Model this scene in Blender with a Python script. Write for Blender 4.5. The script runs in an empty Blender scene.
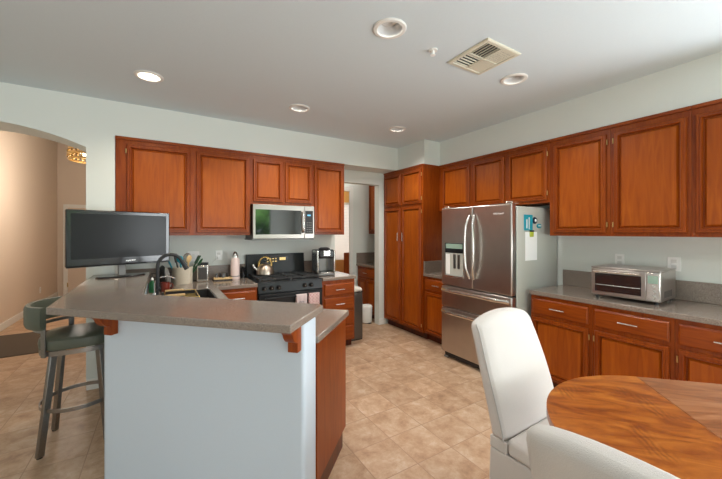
import bpy, bmesh, math, random
from mathutils import Vector, Matrix
random.seed(7)
C = bpy.context.scene
col = C.collection
PI = math.pi
R = math.radians

# ------------------------------------------------------------------ camera, world, light, exposure
cam_d = bpy.data.cameras.new('camera'); cam = bpy.data.objects.new('camera', cam_d); col.objects.link(cam)
cam_d.sensor_width = 36.0; cam_d.lens = 325.1 / 722 * 36.0
cam_d.shift_y = -7.63 / 722; cam_d.clip_start = 0.02
cam.location = (0, 0, 1.475); cam.rotation_euler = (PI / 2, 0, -R(31.46))
C.camera = cam
C.view_settings.view_transform = 'Standard'; C.view_settings.look = 'None'
C.view_settings.gamma = 1.0; C.view_settings.use_curve_mapping = False
C.view_settings.exposure = 0.52
w = bpy.data.worlds.new('world'); C.world = w; w.use_nodes = True
bg = w.node_tree.nodes['Background']; bg.inputs[0].default_value = (0.80, 0.90, 1.0, 1); bg.inputs[1].default_value = 0.7

def area(name, loc, rot, sx, sy, e, c=(1, 1, 1)):
    l = bpy.data.lights.new(name, 'AREA'); l.shape = 'RECTANGLE'; l.size = sx; l.size_y = sy; l.energy = e; l.color = c
    o = bpy.data.objects.new(name, l); col.objects.link(o); o.location = loc; o.rotation_euler = rot
    return o
def point(name, loc, e, c=(1, 1, 1), r=0.1):
    l = bpy.data.lights.new(name, 'POINT'); l.energy = e; l.color = c; l.shadow_soft_size = r
    o = bpy.data.objects.new(name, l); col.objects.link(o); o.location = loc
    return o
area('window_daylight', (0.75, -2.42, 1.40), (R(96), 0, 0), 2.0, 1.8, 60, (0.86, 0.94, 1.0))
area('dining_window_daylight', (3.62, -0.85, 1.45), (R(94), 0, R(90)), 1.6, 1.7, 95, (0.90, 0.96, 1.0))
area('added_side_fill', (-3.22, 0.4, 1.5), (R(90), 0, -R(90)), 2.0, 1.5, 9, (0.92, 0.96, 1.0))  # unseen lamp added as dim fill from the left; that wall has no opening
area('room_window_daylight', (3.5, 6.62, 1.5), (R(90), 0, R(180)), 0.9, 1.3, 3.5, (1.0, 0.97, 0.9))
point('hall_chandelier_light', (-1.0, 6.75, 2.28), 36, (1.0, 0.90, 0.80), 0.25)
sun = bpy.data.lights.new('sun', 'SUN'); sun.energy = 9; sun.angle = R(1); sun.color = (1.0, .97, .90)
suno = bpy.data.objects.new('sun', sun); col.objects.link(suno); suno.rotation_euler = (-R(32), 0, 0)
point('laundry_fill', (2.6, 4.7, 2.45), 2.5, (1.0, 0.90, 0.84), 0.1)  # added fill without a fixture, brightens the laundry
point('far_room_light', (3.1, 5.8, 2.2), 5, (1.0, 0.8, 0.5), 0.1)

# ------------------------------------------------------------------ materials
MATS = {}
def nt(name):
    m = bpy.data.materials.new(name); m.use_nodes = True
    n = m.node_tree; b = n.nodes['Principled BSDF']
    return m, n, b
def L(n, a, b): n.links.new(a, b)
def node(n, t, **k):
    x = n.nodes.new(t)
    for kk, v in k.items(): setattr(x, kk, v)
    return x
def ramp(n, stops):
    r = node(n, 'ShaderNodeValToRGB'); e = r.color_ramp.elements
    while len(e) > 1: e.remove(e[-1])
    e[0].position = stops[0][0]; e[0].color = (*stops[0][1], 1)
    for p, c in stops[1:]:
        x = e.new(p); x.color = (*c, 1)
    return r
def srgb(r, g, b):
    f = lambda v: (v / 255 / 12.92) if v / 255 <= 0.04045 else ((v / 255 + 0.055) / 1.055) ** 2.4
    return (f(r), f(g), f(b))
def simple(name, c, rough=0.5, metal=0.0, bump=0.0, scale=60, var=0.06, emit=None, es=1.0, trans=0, coat=0.0):
    m, n, b = nt(name)
    tc = node(n, 'ShaderNodeTexCoord'); nz = node(n, 'ShaderNodeTexNoise'); nz.inputs['Scale'].default_value = scale
    nz.inputs['Detail'].default_value = 4
    L(n, tc.outputs['Object'], nz.inputs['Vector'])
    r = ramp(n, [(0.25, tuple(v * (1 - var) for v in c)), (0.75, tuple(min(1, v * (1 + var)) for v in c))])
    L(n, nz.outputs['Fac'], r.inputs['Fac']); L(n, r.outputs['Color'], b.inputs['Base Color'])
    b.inputs['Roughness'].default_value = rough; b.inputs['Metallic'].default_value = metal
    b.inputs['Coat Weight'].default_value = coat
    if bump:
        bp = node(n, 'ShaderNodeBump'); bp.inputs['Strength'].default_value = bump; bp.inputs['Distance'].default_value = 0.01
        L(n, nz.outputs['Fac'], bp.inputs['Height']); L(n, bp.outputs['Normal'], b.inputs['Normal'])
    if emit: b.inputs['Emission Color'].default_value = (*emit, 1); b.inputs['Emission Strength'].default_value = es
    if trans: b.inputs['Transmission Weight'].default_value = trans
    MATS[name] = m
    return m
def wood(name, c1, c2, c3, mp=(14, 14, 1.1), rough=0.36, coat=0.12, dist=1.5, sc=2.2):
    m, n, b = nt(name)
    tc = node(n, 'ShaderNodeTexCoord'); mpn = node(n, 'ShaderNodeMapping'); mpn.inputs['Scale'].default_value = mp
    nz = node(n, 'ShaderNodeTexNoise'); nz.inputs['Scale'].default_value = sc; nz.inputs['Detail'].default_value = 6
    nz.inputs['Distortion'].default_value = dist
    nz2 = node(n, 'ShaderNodeTexNoise'); nz2.inputs['Scale'].default_value = 1.3; nz2.inputs['Detail'].default_value = 2
    L(n, tc.outputs['Object'], mpn.inputs['Vector']); L(n, mpn.outputs['Vector'], nz.inputs['Vector']); L(n, tc.outputs['Object'], nz2.inputs['Vector'])
    r = ramp(n, [(0.3, c1), (0.5, c2), (0.72, c3)])
    ad = node(n, 'ShaderNodeMath', operation='MULTIPLY_ADD'); ad.inputs[1].default_value = 0.35; ad.inputs[2].default_value = -0.17
    ad2 = node(n, 'ShaderNodeMath', operation='ADD')
    L(n, nz2.outputs['Fac'], ad.inputs[0]); L(n, nz.outputs['Fac'], ad2.inputs[0]); L(n, ad.outputs[0], ad2.inputs[1])
    L(n, ad2.outputs[0], r.inputs['Fac']); L(n, r.outputs['Color'], b.inputs['Base Color'])
    b.inputs['Roughness'].default_value = rough; b.inputs['Coat Weight'].default_value = coat; b.inputs['Coat Roughness'].default_value = 0.15; b.inputs['Specular IOR Level'].default_value = 0.28
    MATS[name] = m
    return m
CH1, CH2, CH3 = srgb(124, 49, 5), srgb(138, 60, 7), srgb(152, 71, 11)
M_wood = wood('cherry_wood_upright_grain', CH1, CH2, CH3)
M_woodh = wood('cherry_wood_level_grain', CH1, CH2, CH3, mp=(1.1, 14, 14))
M_panel = wood('cherry_panel_veneer', srgb(142, 62, 5), srgb(157, 74, 8), srgb(171, 86, 12), mp=(9, 9, .8))
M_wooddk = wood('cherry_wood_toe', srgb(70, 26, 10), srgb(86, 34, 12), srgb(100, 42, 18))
M_wall = simple('off_white_wall_paint', srgb(227, 231, 224), 0.75, bump=0.05, scale=180, var=0.01)
M_ceil = simple('ceiling_paint', srgb(214, 225, 229), 0.85, bump=0.08, scale=120, var=0.012)
M_hall = simple('beige_hall_paint', srgb(222, 206, 188), 0.7, bump=0.05, scale=180, var=0.012)
M_warm = simple('golden_room_paint', srgb(240, 190, 120), 0.7, var=0.02)
M_pony = simple('window_blue_half_wall_paint', srgb(206, 217, 227), 0.6, bump=0.05, scale=180, var=0.01)  # white wall with the window light's blue cast put into its colour
M_trim = simple('white_trim_paint', srgb(235, 234, 228), 0.4, var=0.01)
M_steel = simple('brushed_steel', (0.52, 0.475, 0.44), 0.30, 1.0, scale=8, var=0.05)
M_mwsteel = simple('microwave_steel', (0.34, 0.31, 0.28), 0.32, 1.0, scale=8, var=0.05)
M_steelb = simple('bright_satin_nickel', (0.72, 0.70, 0.66), 0.25, 1.0, var=0.03)
M_steeld = simple('dark_stainless_face', (0.16, 0.155, 0.15), 0.35, 0.9, var=0.04)
M_black = simple('black_gloss_plastic', (0.012, 0.012, 0.013), 0.16, var=0.05)
M_blackm = simple('black_matt', (0.02, 0.02, 0.021), 0.5, var=0.1)
M_enamel = simple('black_enamel', (0.012, 0.013, 0.014), 0.34, coat=0.0, var=0.05)
M_iron = simple('cast_iron', (0.03, 0.03, 0.03), 0.6, bump=0.2, var=0.15)
M_glassk = simple('dark_oven_glass', (0.014, 0.015, 0.016), 0.05, coat=0.5, var=0.02)
M_screen = simple('television_screen', (0.018, 0.019, 0.020), 0.22, var=0.02)
M_greyside = simple('fridge_side_grey', srgb(190, 191, 182), 0.42, 0.0, scale=200, var=0.03)
M_brass = simple('antique_brass', (0.60, 0.42, 0.18), 0.3, 1.0, var=0.08)
M_gold = simple('gold_metal', (0.85, 0.58, 0.20), 0.22, 1.0, var=0.05)
M_fabric = simple('white_chair_fabric', srgb(210, 203, 196), 0.9, bump=0.25, scale=420, var=0.04)
M_pipe = simple('grey_piping', srgb(186, 181, 175), 0.8, var=0.05)
M_vinyl = simple('olive_grey_vinyl', srgb(88, 92, 78), 0.42, bump=0.1, scale=260, var=0.08)
M_stool = simple('pewter_metal', (0.30, 0.28, 0.26), 0.33, 1.0, var=0.08)
M_white = simple('white_plastic', srgb(248, 248, 244), 0.35, var=0.01)
M_cream = simple('cream_glazed_ceramic', srgb(214, 202, 182), 0.3, bump=0.08, scale=30, var=0.05)
M_creamvent = simple('cream_vent_metal', srgb(216, 212, 192), 0.45, var=0.03)
M_pink = simple('pale_pink_enamel', srgb(234, 212, 206), 0.35, var=0.02)
M_paper = simple('white_paper', srgb(244, 244, 242), 0.8, var=0.01)
M_teal = simple('teal_plastic', srgb(20, 150, 170), 0.4, var=0.15)
M_navy = simple('navy_plastic', srgb(20, 40, 60), 0.4, var=0.1)
M_lime = simple('lime_plastic', srgb(176, 186, 60), 0.45, var=0.1)
M_green = simple('green_plastic', srgb(8, 84, 40), 0.4, var=0.1)
M_leaf = simple('dark_green_leaf', srgb(40, 90, 55), 0.5, var=0.2)
M_red = simple('rust_red_ceramic', srgb(120, 40, 22), 0.35, var=0.1)
M_bamboo = simple('pale_bamboo', srgb(214, 180, 128), 0.5, scale=20, var=0.08)
M_frost = simple('white_lamp_lens', srgb(214, 214, 212), 0.6, var=0.01)
M_lit = simple('lit_lamp_lens', (1, 0.95, 0.85), 0.5, emit=(1.0, 0.88, 0.70), es=9, var=0.01)
M_bulb = simple('lit_crystal_bulb', (1, 0.9, 0.7), 0.3, emit=(1.0, 0.82, 0.50), es=3.5, var=0.01)
M_crystal = simple('amber_crystal', (0.55, 0.36, 0.12), 0.15, var=0.05, trans=0.3)
M_rug = simple('brown_wool_rug', srgb(92, 80, 68), 0.95, bump=0.4, scale=300, var=0.15)
M_towel = simple('pale_lilac_towel', srgb(206, 188, 186), 0.9, bump=0.25, scale=300, var=0.03)
M_lcd = simple('blue_display', (0.02, 0.1, 0.2), 0.3, emit=(0.15, 0.55, 0.9), es=0.8)
M_disp = simple('pale_green_display', srgb(150, 176, 160), 0.2, var=0.02)
M_blind = simple('white_blind_slat', srgb(246, 244, 242), 0.5, var=0.01)
M_cutdk = simple('dark_sink_composite', (0.035, 0.034, 0.033), 0.35, var=0.1)
M_cord = simple('white_cord', srgb(225, 225, 220), 0.4, var=0.01)
M_grey = simple('grey_plastic', srgb(120, 118, 114), 0.4, var=0.04)
M_hedge = simple('hedge_leaves', srgb(110, 175, 80), 0.6, scale=14, var=0.6, bump=0.6)
M_bag = simple('white_bin_bag', srgb(215, 210, 200), 0.45, bump=0.3, scale=25, var=0.02)

def worktop_mat():
    m, n, b = nt('taupe_quartz')
    tc = node(n, 'ShaderNodeTexCoord'); a = node(n, 'ShaderNodeTexNoise'); a.inputs['Scale'].default_value = 260; a.inputs['Detail'].default_value = 3
    r = ramp(n, [(0.30, srgb(104, 96, 88)), (0.5, srgb(138, 122, 109)), (0.70, srgb(160, 150, 140))])
    L(n, tc.outputs['Object'], a.inputs['Vector']); L(n, a.outputs['Fac'], r.inputs['Fac']); L(n, r.outputs['Color'], b.inputs['Base Color'])
    b.inputs['Roughness'].default_value = 0.20; b.inputs['Coat Weight'].default_value = 0.35; b.inputs['Coat Roughness'].default_value = 0.15
    MATS['taupe_quartz'] = m; return m
M_top = worktop_mat()

def floor_mat():
    m, n, b = nt('travertine_tile_floor')
    tc = node(n, 'ShaderNodeTexCoord'); mp = node(n, 'ShaderNodeMapping')
    T = 0.302
    mp.inputs['Location'].default_value = (-(1.388 % T), -(1.577 % T), 0)
    L(n, tc.outputs['Object'], mp.inputs['Vector'])
    br = node(n, 'ShaderNodeTexBrick'); br.offset = 0.0; br.squash = 1.0
    br.inputs['Scale'].default_value = 1.0; br.inputs['Brick Width'].default_value = T; br.inputs['Row Height'].default_value = T
    br.inputs['Mortar Size'].default_value = 0.0036; br.inputs['Mortar Smooth'].default_value = 0.6; br.inputs['Bias'].default_value = 0.0
    br.inputs['Color1'].default_value = (0, 0, 0, 1); br.inputs['Color2'].default_value = (1, 1, 1, 1); br.inputs['Mortar'].default_value = (0.5, 0.5, 0.5, 1)
    L(n, mp.outputs['Vector'], br.inputs['Vector'])
    # per tile offset so that veining changes from tile to tile
    sc = node(n, 'ShaderNodeVectorMath', operation='SCALE'); sc.inputs['Scale'].default_value = 7.0
    add = node(n, 'ShaderNodeVectorMath', operation='ADD')
    L(n, br.outputs['Color'], sc.inputs[0]); L(n, sc.outputs['Vector'], add.inputs[0]); L(n, tc.outputs['Object'], add.inputs[1])
    nz = node(n, 'ShaderNodeTexNoise'); nz.inputs['Scale'].default_value = 6.5; nz.inputs['Detail'].default_value = 10; nz.inputs['Roughness'].default_value = 0.72; nz.inputs['Distortion'].default_value = 0.25
    L(n, add.outputs['Vector'], nz.inputs['Vector'])
    r = ramp(n, [(0.30, srgb(160, 124, 98)), (0.44, srgb(190, 154, 122)), (0.55, srgb(204, 172, 142)), (0.70, srgb(220, 199, 176))])
    L(n, nz.outputs['Fac'], r.inputs['Fac'])
    hs = node(n, 'ShaderNodeMix', data_type='RGBA', blend_type='MULTIPLY'); hs.inputs['Factor'].default_value = 1.0
    tr = ramp(n, [(0.0, (0.86, 0.85, 0.84)), (1.0, (1.0, 1.0, 1.0))])
    L(n, br.outputs['Color'], tr.inputs['Fac']); L(n, r.outputs['Color'], hs.inputs[6]); L(n, tr.outputs['Color'], hs.inputs[7])
    mx = node(n, 'ShaderNodeMix', data_type='RGBA'); mx.inputs[7].default_value = (*srgb(166, 131, 103), 1)
    L(n, br.outputs['Fac'], mx.inputs['Factor']); L(n, hs.outputs[2], mx.inputs[6]); L(n, mx.outputs[2], b.inputs['Base Color'])
    rr = node(n, 'ShaderNodeMapRange'); rr.inputs['To Min'].default_value = 0.34; rr.inputs['To Max'].default_value = 0.55
    L(n, nz.outputs['Fac'], rr.inputs['Value']); L(n, rr.outputs['Result'], b.inputs['Roughness'])
    iv = node(n, 'ShaderNodeMath', operation='MULTIPLY_ADD'); iv.inputs[1].default_value = -1.0; iv.inputs[2].default_value = 1.0
    L(n, br.outputs['Fac'], iv.inputs[0])
    bp = node(n, 'ShaderNodeBump'); bp.inputs['Strength'].default_value = 0.4; bp.inputs['Distance'].default_value = 0.004
    L(n, iv.outputs[0], bp.inputs['Height']); L(n, bp.outputs['Normal'], b.inputs['Normal'])
    MATS['travertine_tile_floor'] = m; return m
M_floor = floor_mat()

def table_mat(name, rot, stops, sc):
    m, n, b = nt(name)
    tc = node(n, 'ShaderNodeTexCoord'); mp = node(n, 'ShaderNodeMapping'); mp.inputs['Rotation'].default_value = (0, 0, rot); mp.inputs['Scale'].default_value = sc
    L(n, tc.outputs['Object'], mp.inputs['Vector'])
    a = node(n, 'ShaderNodeTexNoise'); a.inputs['Scale'].default_value = 2.6; a.inputs['Detail'].default_value = 8; a.inputs['Distortion'].default_value = 1.8; a.inputs['Roughness'].default_value = 0.6
    L(n, mp.outputs['Vector'], a.inputs['Vector'])
    r = ramp(n, stops); L(n, a.outputs['Fac'], r.inputs['Fac'])
    wv = node(n, 'ShaderNodeTexWave'); wv.inputs['Scale'].default_value = 16; wv.inputs['Distortion'].default_value = 6; wv.inputs['Detail'].default_value = 3
    L(n, tc.outputs['Object'], wv.inputs['Vector'])
    msk = node(n, 'ShaderNodeTexNoise'); msk.inputs['Scale'].default_value = 5.5
    L(n, tc.outputs['Object'], msk.inputs['Vector'])
    mr = node(n, 'ShaderNodeMapRange'); mr.inputs['From Min'].default_value = 0.60; mr.inputs['From Max'].default_value = 0.72; mr.inputs['To Max'].default_value = 0.5
    L(n, msk.outputs['Fac'], mr.inputs['Value'])
    mu = node(n, 'ShaderNodeMath', operation='MULTIPLY'); L(n, mr.outputs['Result'], mu.inputs[0]); L(n, wv.outputs['Fac'], mu.inputs[1])
    mx = node(n, 'ShaderNodeMix', data_type='RGBA'); mx.inputs[7].default_value = (*srgb(84, 34, 8), 1)
    L(n, mu.outputs[0], mx.inputs['Factor']); L(n, r.outputs['Color'], mx.inputs[6]); L(n, mx.outputs[2], b.inputs['Base Color'])
    b.inputs['Roughness'].default_value = 0.30; b.inputs['Coat Weight'].default_value = 0.35; b.inputs['Coat Roughness'].default_value = 0.2
    MATS[name] = m; return m
M_tab = table_mat('figured_honey_table_wood', R(45), [(0.25, srgb(96, 42, 10)), (0.42, srgb(140, 70, 18)), (0.58, srgb(170, 96, 30)), (0.74, srgb(194, 124, 54))], (1.2, 4, 4))
M_tableaf = table_mat('duller_table_leaf_wood', R(-45), [(0.3, srgb(116, 64, 32)), (0.5, srgb(148, 92, 54)), (0.75, srgb(172, 118, 80))], (1.2, 5, 5))

MATS['television_screen'].node_tree.nodes['Principled BSDF'].inputs['Specular IOR Level'].default_value = .14
MATS['black_enamel'].node_tree.nodes['Principled BSDF'].inputs['Specular IOR Level'].default_value = .3
MATS['dark_oven_glass'].node_tree.nodes['Principled BSDF'].inputs['IOR'].default_value = 1.7
def check_mat():
    m, n, b = nt('red_gingham_cloth')
    tc = node(n, 'ShaderNodeTexCoord'); ck = node(n, 'ShaderNodeTexChecker'); ck.inputs['Scale'].default_value = 52
    ck.inputs['Color1'].default_value = (*srgb(176, 110, 112), 1); ck.inputs['Color2'].default_value = (*srgb(226, 210, 204), 1)
    L(n, tc.outputs['Object'], ck.inputs['Vector']); L(n, ck.outputs['Color'], b.inputs['Base Color']); b.inputs['Roughness'].default_value = 0.9
    MATS['red_gingham_cloth'] = m; return m
M_check = check_mat()

# ------------------------------------------------------------------ mesh helper
class G:
    def __init__(s): s.bm = bmesh.new(); s.mi = 0; s.mats = []
    def use(s, m):
        if m not in s.mats: s.mats.append(m)
        s.mi = s.mats.index(m); return s
    def F(s, vs):
        try: f = s.bm.faces.new(vs); f.material_index = s.mi; f.smooth = True; return f
        except ValueError: return None
    def box(s, x0, x1, y0, y1, z0, z1):
        v = [s.bm.verts.new(p) for p in [(x0, y0, z0), (x1, y0, z0), (x1, y1, z0), (x0, y1, z0), (x0, y0, z1), (x1, y0, z1), (x1, y1, z1), (x0, y1, z1)]]
        for q in [(0, 3, 2, 1), (4, 5, 6, 7), (0, 1, 5, 4), (1, 2, 6, 5), (2, 3, 7, 6), (3, 0, 4, 7)]: s.F([v[i] for i in q])
        return s
    def hexa(s, pts):
        v = [s.bm.verts.new(p) for p in pts]
        for q in [(0, 3, 2, 1), (4, 5, 6, 7), (0, 1, 5, 4), (1, 2, 6, 5), (2, 3, 7, 6), (3, 0, 4, 7)]: s.F([v[i] for i in q])
        return s
    def ring(s, c, u, v, ru, rv, n):
        return [s.bm.verts.new(c + u * (ru * math.cos(2 * PI * i / n)) + v * (rv * math.sin(2 * PI * i / n))) for i in range(n)]
    def bridge(s, a, b):
        n = len(a)
        for i in range(n): s.F([a[i], a[(i + 1) % n], b[(i + 1) % n], b[i]])
    def cyl(s, p0, p1, r0, r1=None, n=16, cap=True):
        r1 = r0 if r1 is None else r1
        p0, p1 = Vector(p0), Vector(p1); d = (p1 - p0).normalized()
        u = d.orthogonal().normalized(); v = d.cross(u)
        a = s.ring(p0, u, v, r0, r0, n); b = s.ring(p1, u, v, r1, r1, n); s.bridge(a, b)
        if cap: s.F(list(reversed(a))); s.F(b)
        return s
    def tube(s, pts, ru, rv=None, n=10, up=(0, 0, 1), closed=False, square=False):
        rv = ru if rv is None else rv
        pts = [Vector(p) for p in pts]; up = Vector(up); rings = []
        N = len(pts)
        for i, p in enumerate(pts):
            if closed: d = pts[(i + 1) % N] - pts[i - 1]
            else: d = pts[min(i + 1, N - 1)] - pts[max(i - 1, 0)]
            d.normalize()
            side = d.cross(up)
            if side.length < 1e-4: side = d.cross(Vector((1, 0.01, 0)))
            side.normalize(); vv = side.cross(d).normalized()
            if square:
                rings.append([s.bm.verts.new(p + side * (a * ru) + vv * (b * rv)) for a, b in ((1, 1), (-1, 1), (-1, -1), (1, -1))])
            else: rings.append(s.ring(p, side, vv, ru, rv, n))
        for i in range(N - 1): s.bridge(rings[i], rings[i + 1])
        if closed: s.bridge(rings[-1], rings[0])
        else: s.F(list(reversed(rings[0]))); s.F(rings[-1])
        return s
    def lathe(s, prof, c=(0, 0, 0), n=24, cap=True, sx=1.0, sy=1.0):
        c = Vector(c); rings = []
        for r, z in prof:
            rings.append([s.bm.verts.new(c + Vector((sx * r * math.cos(2 * PI * i / n), sy * r * math.sin(2 * PI * i / n), z))) for i in range(n)])
        for a, b in zip(rings, rings[1:]): s.bridge(a, b)
        if cap: s.F(list(reversed(rings[0]))); s.F(rings[-1])
        return s
    def prism(s, poly, z0, z1, holes=(), axis='z'):
        def P(x, y, z):
            if axis == 'z': return (x, y, z)
            if axis == 'y': return (x, z, y)      # poly in XZ, extruded along Y
            return (z, x, y)                      # poly in YZ, extruded along X
        for zz in (z0, z1):
            es = []
            for loop in [poly] + list(holes):
                vs = [s.bm.verts.new(P(x, y, zz)) for x, y in loop]
                for i in range(len(vs)): es.append(s.bm.edges.new((vs[i], vs[(i + 1) % len(vs)])))
            r = bmesh.ops.triangle_fill(s.bm, edges=es, use_beauty=True, use_dissolve=False)
            for g in r['geom']:
                if isinstance(g, bmesh.types.BMFace): g.material_index = s.mi; g.smooth = True
        for loop in [poly] + list(holes):
            a = [s.bm.verts.new(P(x, y, z0)) for x, y in loop]; b = [s.bm.verts.new(P(x, y, z1)) for x, y in loop]
            s.bridge(a, b)
        return s
    def rects(s, x0, x1, z0, z1, prof, back=True, pm=None):
        """nested rectangles (inset, y) lofted into a panelled door; faces -Y"""
        rr = []
        for ins, y in prof:
            rr.append([s.bm.verts.new(p) for p in [(x0 + ins, y, z0 + ins), (x1 - ins, y, z0 + ins), (x1 - ins, y, z1 - ins), (x0 + ins, y, z1 - ins)]])
        for k_, (a, b) in enumerate(zip(rr, rr[1:])):
            if pm and k_ == len(rr) - 2: s.use(pm)
            s.bridge(a, b)
        if pm: s.use(s.mats[0])
        if back: s.F(list(reversed(rr[0])))
        if pm: s.use(pm)
        s.F(rr[-1])
        return s
    def build(s, name, m=None, parent=None, bevel=0.0, ang=35, seg=2, sub=0, loc=None):
        bm = s.bm
        bmesh.ops.remove_doubles(bm, verts=bm.verts, dist=0.00002)
        bmesh.ops.recalc_face_normals(bm, faces=bm.faces)
        me = bpy.data.meshes.new(name); bm.to_mesh(me); bm.free()
        if s.mats:
            for x in s.mats: me.materials.append(x)
        else: me.materials.append(m)
        me.set_sharp_from_angle(angle=R(ang))
        o = bpy.data.objects.new(name, me); col.objects.link(o)
        if parent is not None: o.parent = parent
        if loc: o.location = loc
        if bevel:
            b = o.modifiers.new('bevel', 'BEVEL'); b.width = bevel; b.segments = seg; b.limit_method = 'ANGLE'; b.angle_limit = R(40)
        if sub:
            b = o.modifiers.new('subdivision', 'SUBSURF'); b.levels = sub; b.render_levels = sub
        return o

def tag(o, label=None, cat=None, group=None, kind=None):
    if label: o['label'] = label
    if cat: o['category'] = cat
    if group: o['group'] = group
    if kind: o['kind'] = kind
    return o
def thing(name, label, cat, loc=(0, 0, 0), rz=0.0, group=None):
    o = bpy.data.objects.new(name, None); o.empty_display_size = 0.1; col.objects.link(o)
    o.location = loc; o.rotation_euler = (0, 0, rz)
    return tag(o, label, cat, group)
def struct(o): o['kind'] = 'structure'; return o
def copy_tree(o, parent=None):
    c = o.copy(); col.objects.link(c)
    if parent is not None: c.parent = parent
    for ch in [k for k in col.objects if k.parent == o]: copy_tree(ch, c)
    return c
def text(name, body, size, m, parent, loc, rot, depth=0.0006):
    cu = bpy.data.curves.new(name, 'FONT'); cu.body = body; cu.size = size; cu.extrude = depth; cu.align_x = 'CENTER'; cu.align_y = 'CENTER'
    t = bpy.data.objects.new('t', cu); col.objects.link(t); bpy.context.view_layer.update()
    me = bpy.data.meshes.new_from_object(t.evaluated_get(bpy.context.evaluated_depsgraph_get()))
    bpy.data.objects.remove(t); me.materials.clear(); me.materials.append(m)
    o = bpy.data.objects.new(name, me); col.objects.link(o); o.parent = parent; o.location = loc; o.rotation_euler = rot
    return o
S2 = math.sqrt(2)
def st(s, t): return ((s + t) / S2, (t - s) / S2)

# ------------------------------------------------------------------ key measures
YS, YW = 3.917, 4.247          # soffit face / back wall
XR, XU, XB = 3.665, 3.335, 3.05  # right wall, upper fronts, base fronts
ZT, ZB, ZC = 2.404, 1.437, 2.737
YB = 3.622                     # base cabinet fronts on back wall
YP = 3.33                      # pantry near side

# ------------------------------------------------------------------ the setting
struct(G().box(-3.35, 4.6, -2.55, 10.3, -0.08, 0.0).build('floor', M_floor))
cans = [(-0.09, 3.142), (1.205, 1.628), (2.478, 1.63), (1.19, 3.15), (2.46, 3.165), (-0.09, 1.63)]
CR = 0.078
holes = [[(x + CR * math.cos(2 * PI * i / 24), y + CR * math.sin(2 * PI * i / 24)) for i in range(24)] for x, y in cans]
struct(G().prism([(-3.35, -2.55), (4.6, -2.55), (4.6, 6.7), (-.388, 6.7), (-.388, 4.30), (-3.35, 4.30)], ZC, ZC + 0.12, holes).build('ceiling', M_ceil))
ZH = 3.62
struct(G().box(-2.2, -.388, 4.30, 10.12, ZH, ZH + .1).build('ceiling_hall', M_ceil))
struct(G().box(-2.17, -.388, 4.18, 4.298, ZC + .122, ZH).build('wall_hall_front', M_hall))
# back wall with the arch; flush soffit over the cabinets
arch = []
cx, pk, rad = -1.30, 2.412, 1.72
for i in range(0, 25):
    x = -0.604 - (1.392) * i / 24
    arch.append((x, pk - (rad - math.sqrt(rad * rad - (x - cx) ** 2))))
poly = [(-3.35, 0), (-1.996, 0)] + list(reversed(arch)) + [(-0.604, 0), (-0.388, 0), (-0.388, ZT), (XR, ZT), (XR, ZC), (-3.35, ZC)]
struct(G().prism(poly, YS, 4.30, axis='y').build('wall_back', M_wall))
struct(G().prism([(-0.388, 0), (2.15, 0), (2.15, 2.217), (2.93, 2.217), (2.93, 0), (XR + .13, 0), (XR + .13, ZT + .0), (-0.388, ZT + .0)], YW, YW + 0.12, axis='y').build('wall_niche', M_wall))
struct(G().box(XB, XR, YP, YS, ZT + 0.002, ZC).build('wall_pantry_soffit', M_wall))
struct(G().box(XU, XR, -2.4, YP, ZT + 0.002, ZC).build('wall_right_soffit', M_wall))
struct(G().box(XR, XR + 0.13, -2.55, YW, 0, ZC).build('wall_right', M_wall))
struct(G().box(-3.35, -3.23, -2.55, YS, 0, ZC).build('wall_left', M_wall))
# window wall behind the camera
struct(G().prism([(-3.23, 0), (XR, 0), (XR, ZC), (-3.23, ZC)], -2.55, -2.43, [[(2.0, 0.4), (2.88, 0.4), (2.88, 2.3), (2.0, 2.3)]], axis='y').build('wall_front', M_wall))
# hall walls
struct(G().box(-2.17, -2.05, 4.30, 10.0, 0, ZH).build('wall_hall_left', M_hall))
struct(G().box(-0.50, -0.388, 4.30, 10.0, 0, ZH).build('wall_hall_right', M_hall))
struct(G().box(-2.17, -0.388, 10.0, 10.12, 0, ZH).build('wall_hall_end', M_hall))
hb = G().box(-2.05, -2.035, 4.30, 9.98, 0, 0.11); struct(hb.build('baseboard_hall', M_trim, bevel=0.004))
struct(G().box(-0.602, -0.29, YS - 0.014, YS, 0, 0.10).build('baseboard_back', M_trim, bevel=0.004))
struct(G().box(2.93, 3.05, YW - 0.014, YW, 0, 0.10).build('baseboard_doorway', M_trim, bevel=0.004))
dr = G(); dr.box(-1.86, -1.0, 9.955, 9.995, 0.01, 2.03)
door = struct(dr.build('door_1', M_hall, bevel=0.003))
cg = G(); cg.box(-1.94, -1.86, 9.95, 9.998, 0, 2.11); cg.box(-1.0, -0.92, 9.95, 9.998, 0, 2.11); cg.box(-1.86, -1.0, 9.95, 9.998, 2.035, 2.11)
struct(cg.build('trim_1', M_trim, bevel=0.004))
hg = G(); hg.box(-1.872, -1.852, 9.935, 9.952, 0.20, 0.30); hg.build('hinge', M_brass, door)
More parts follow.
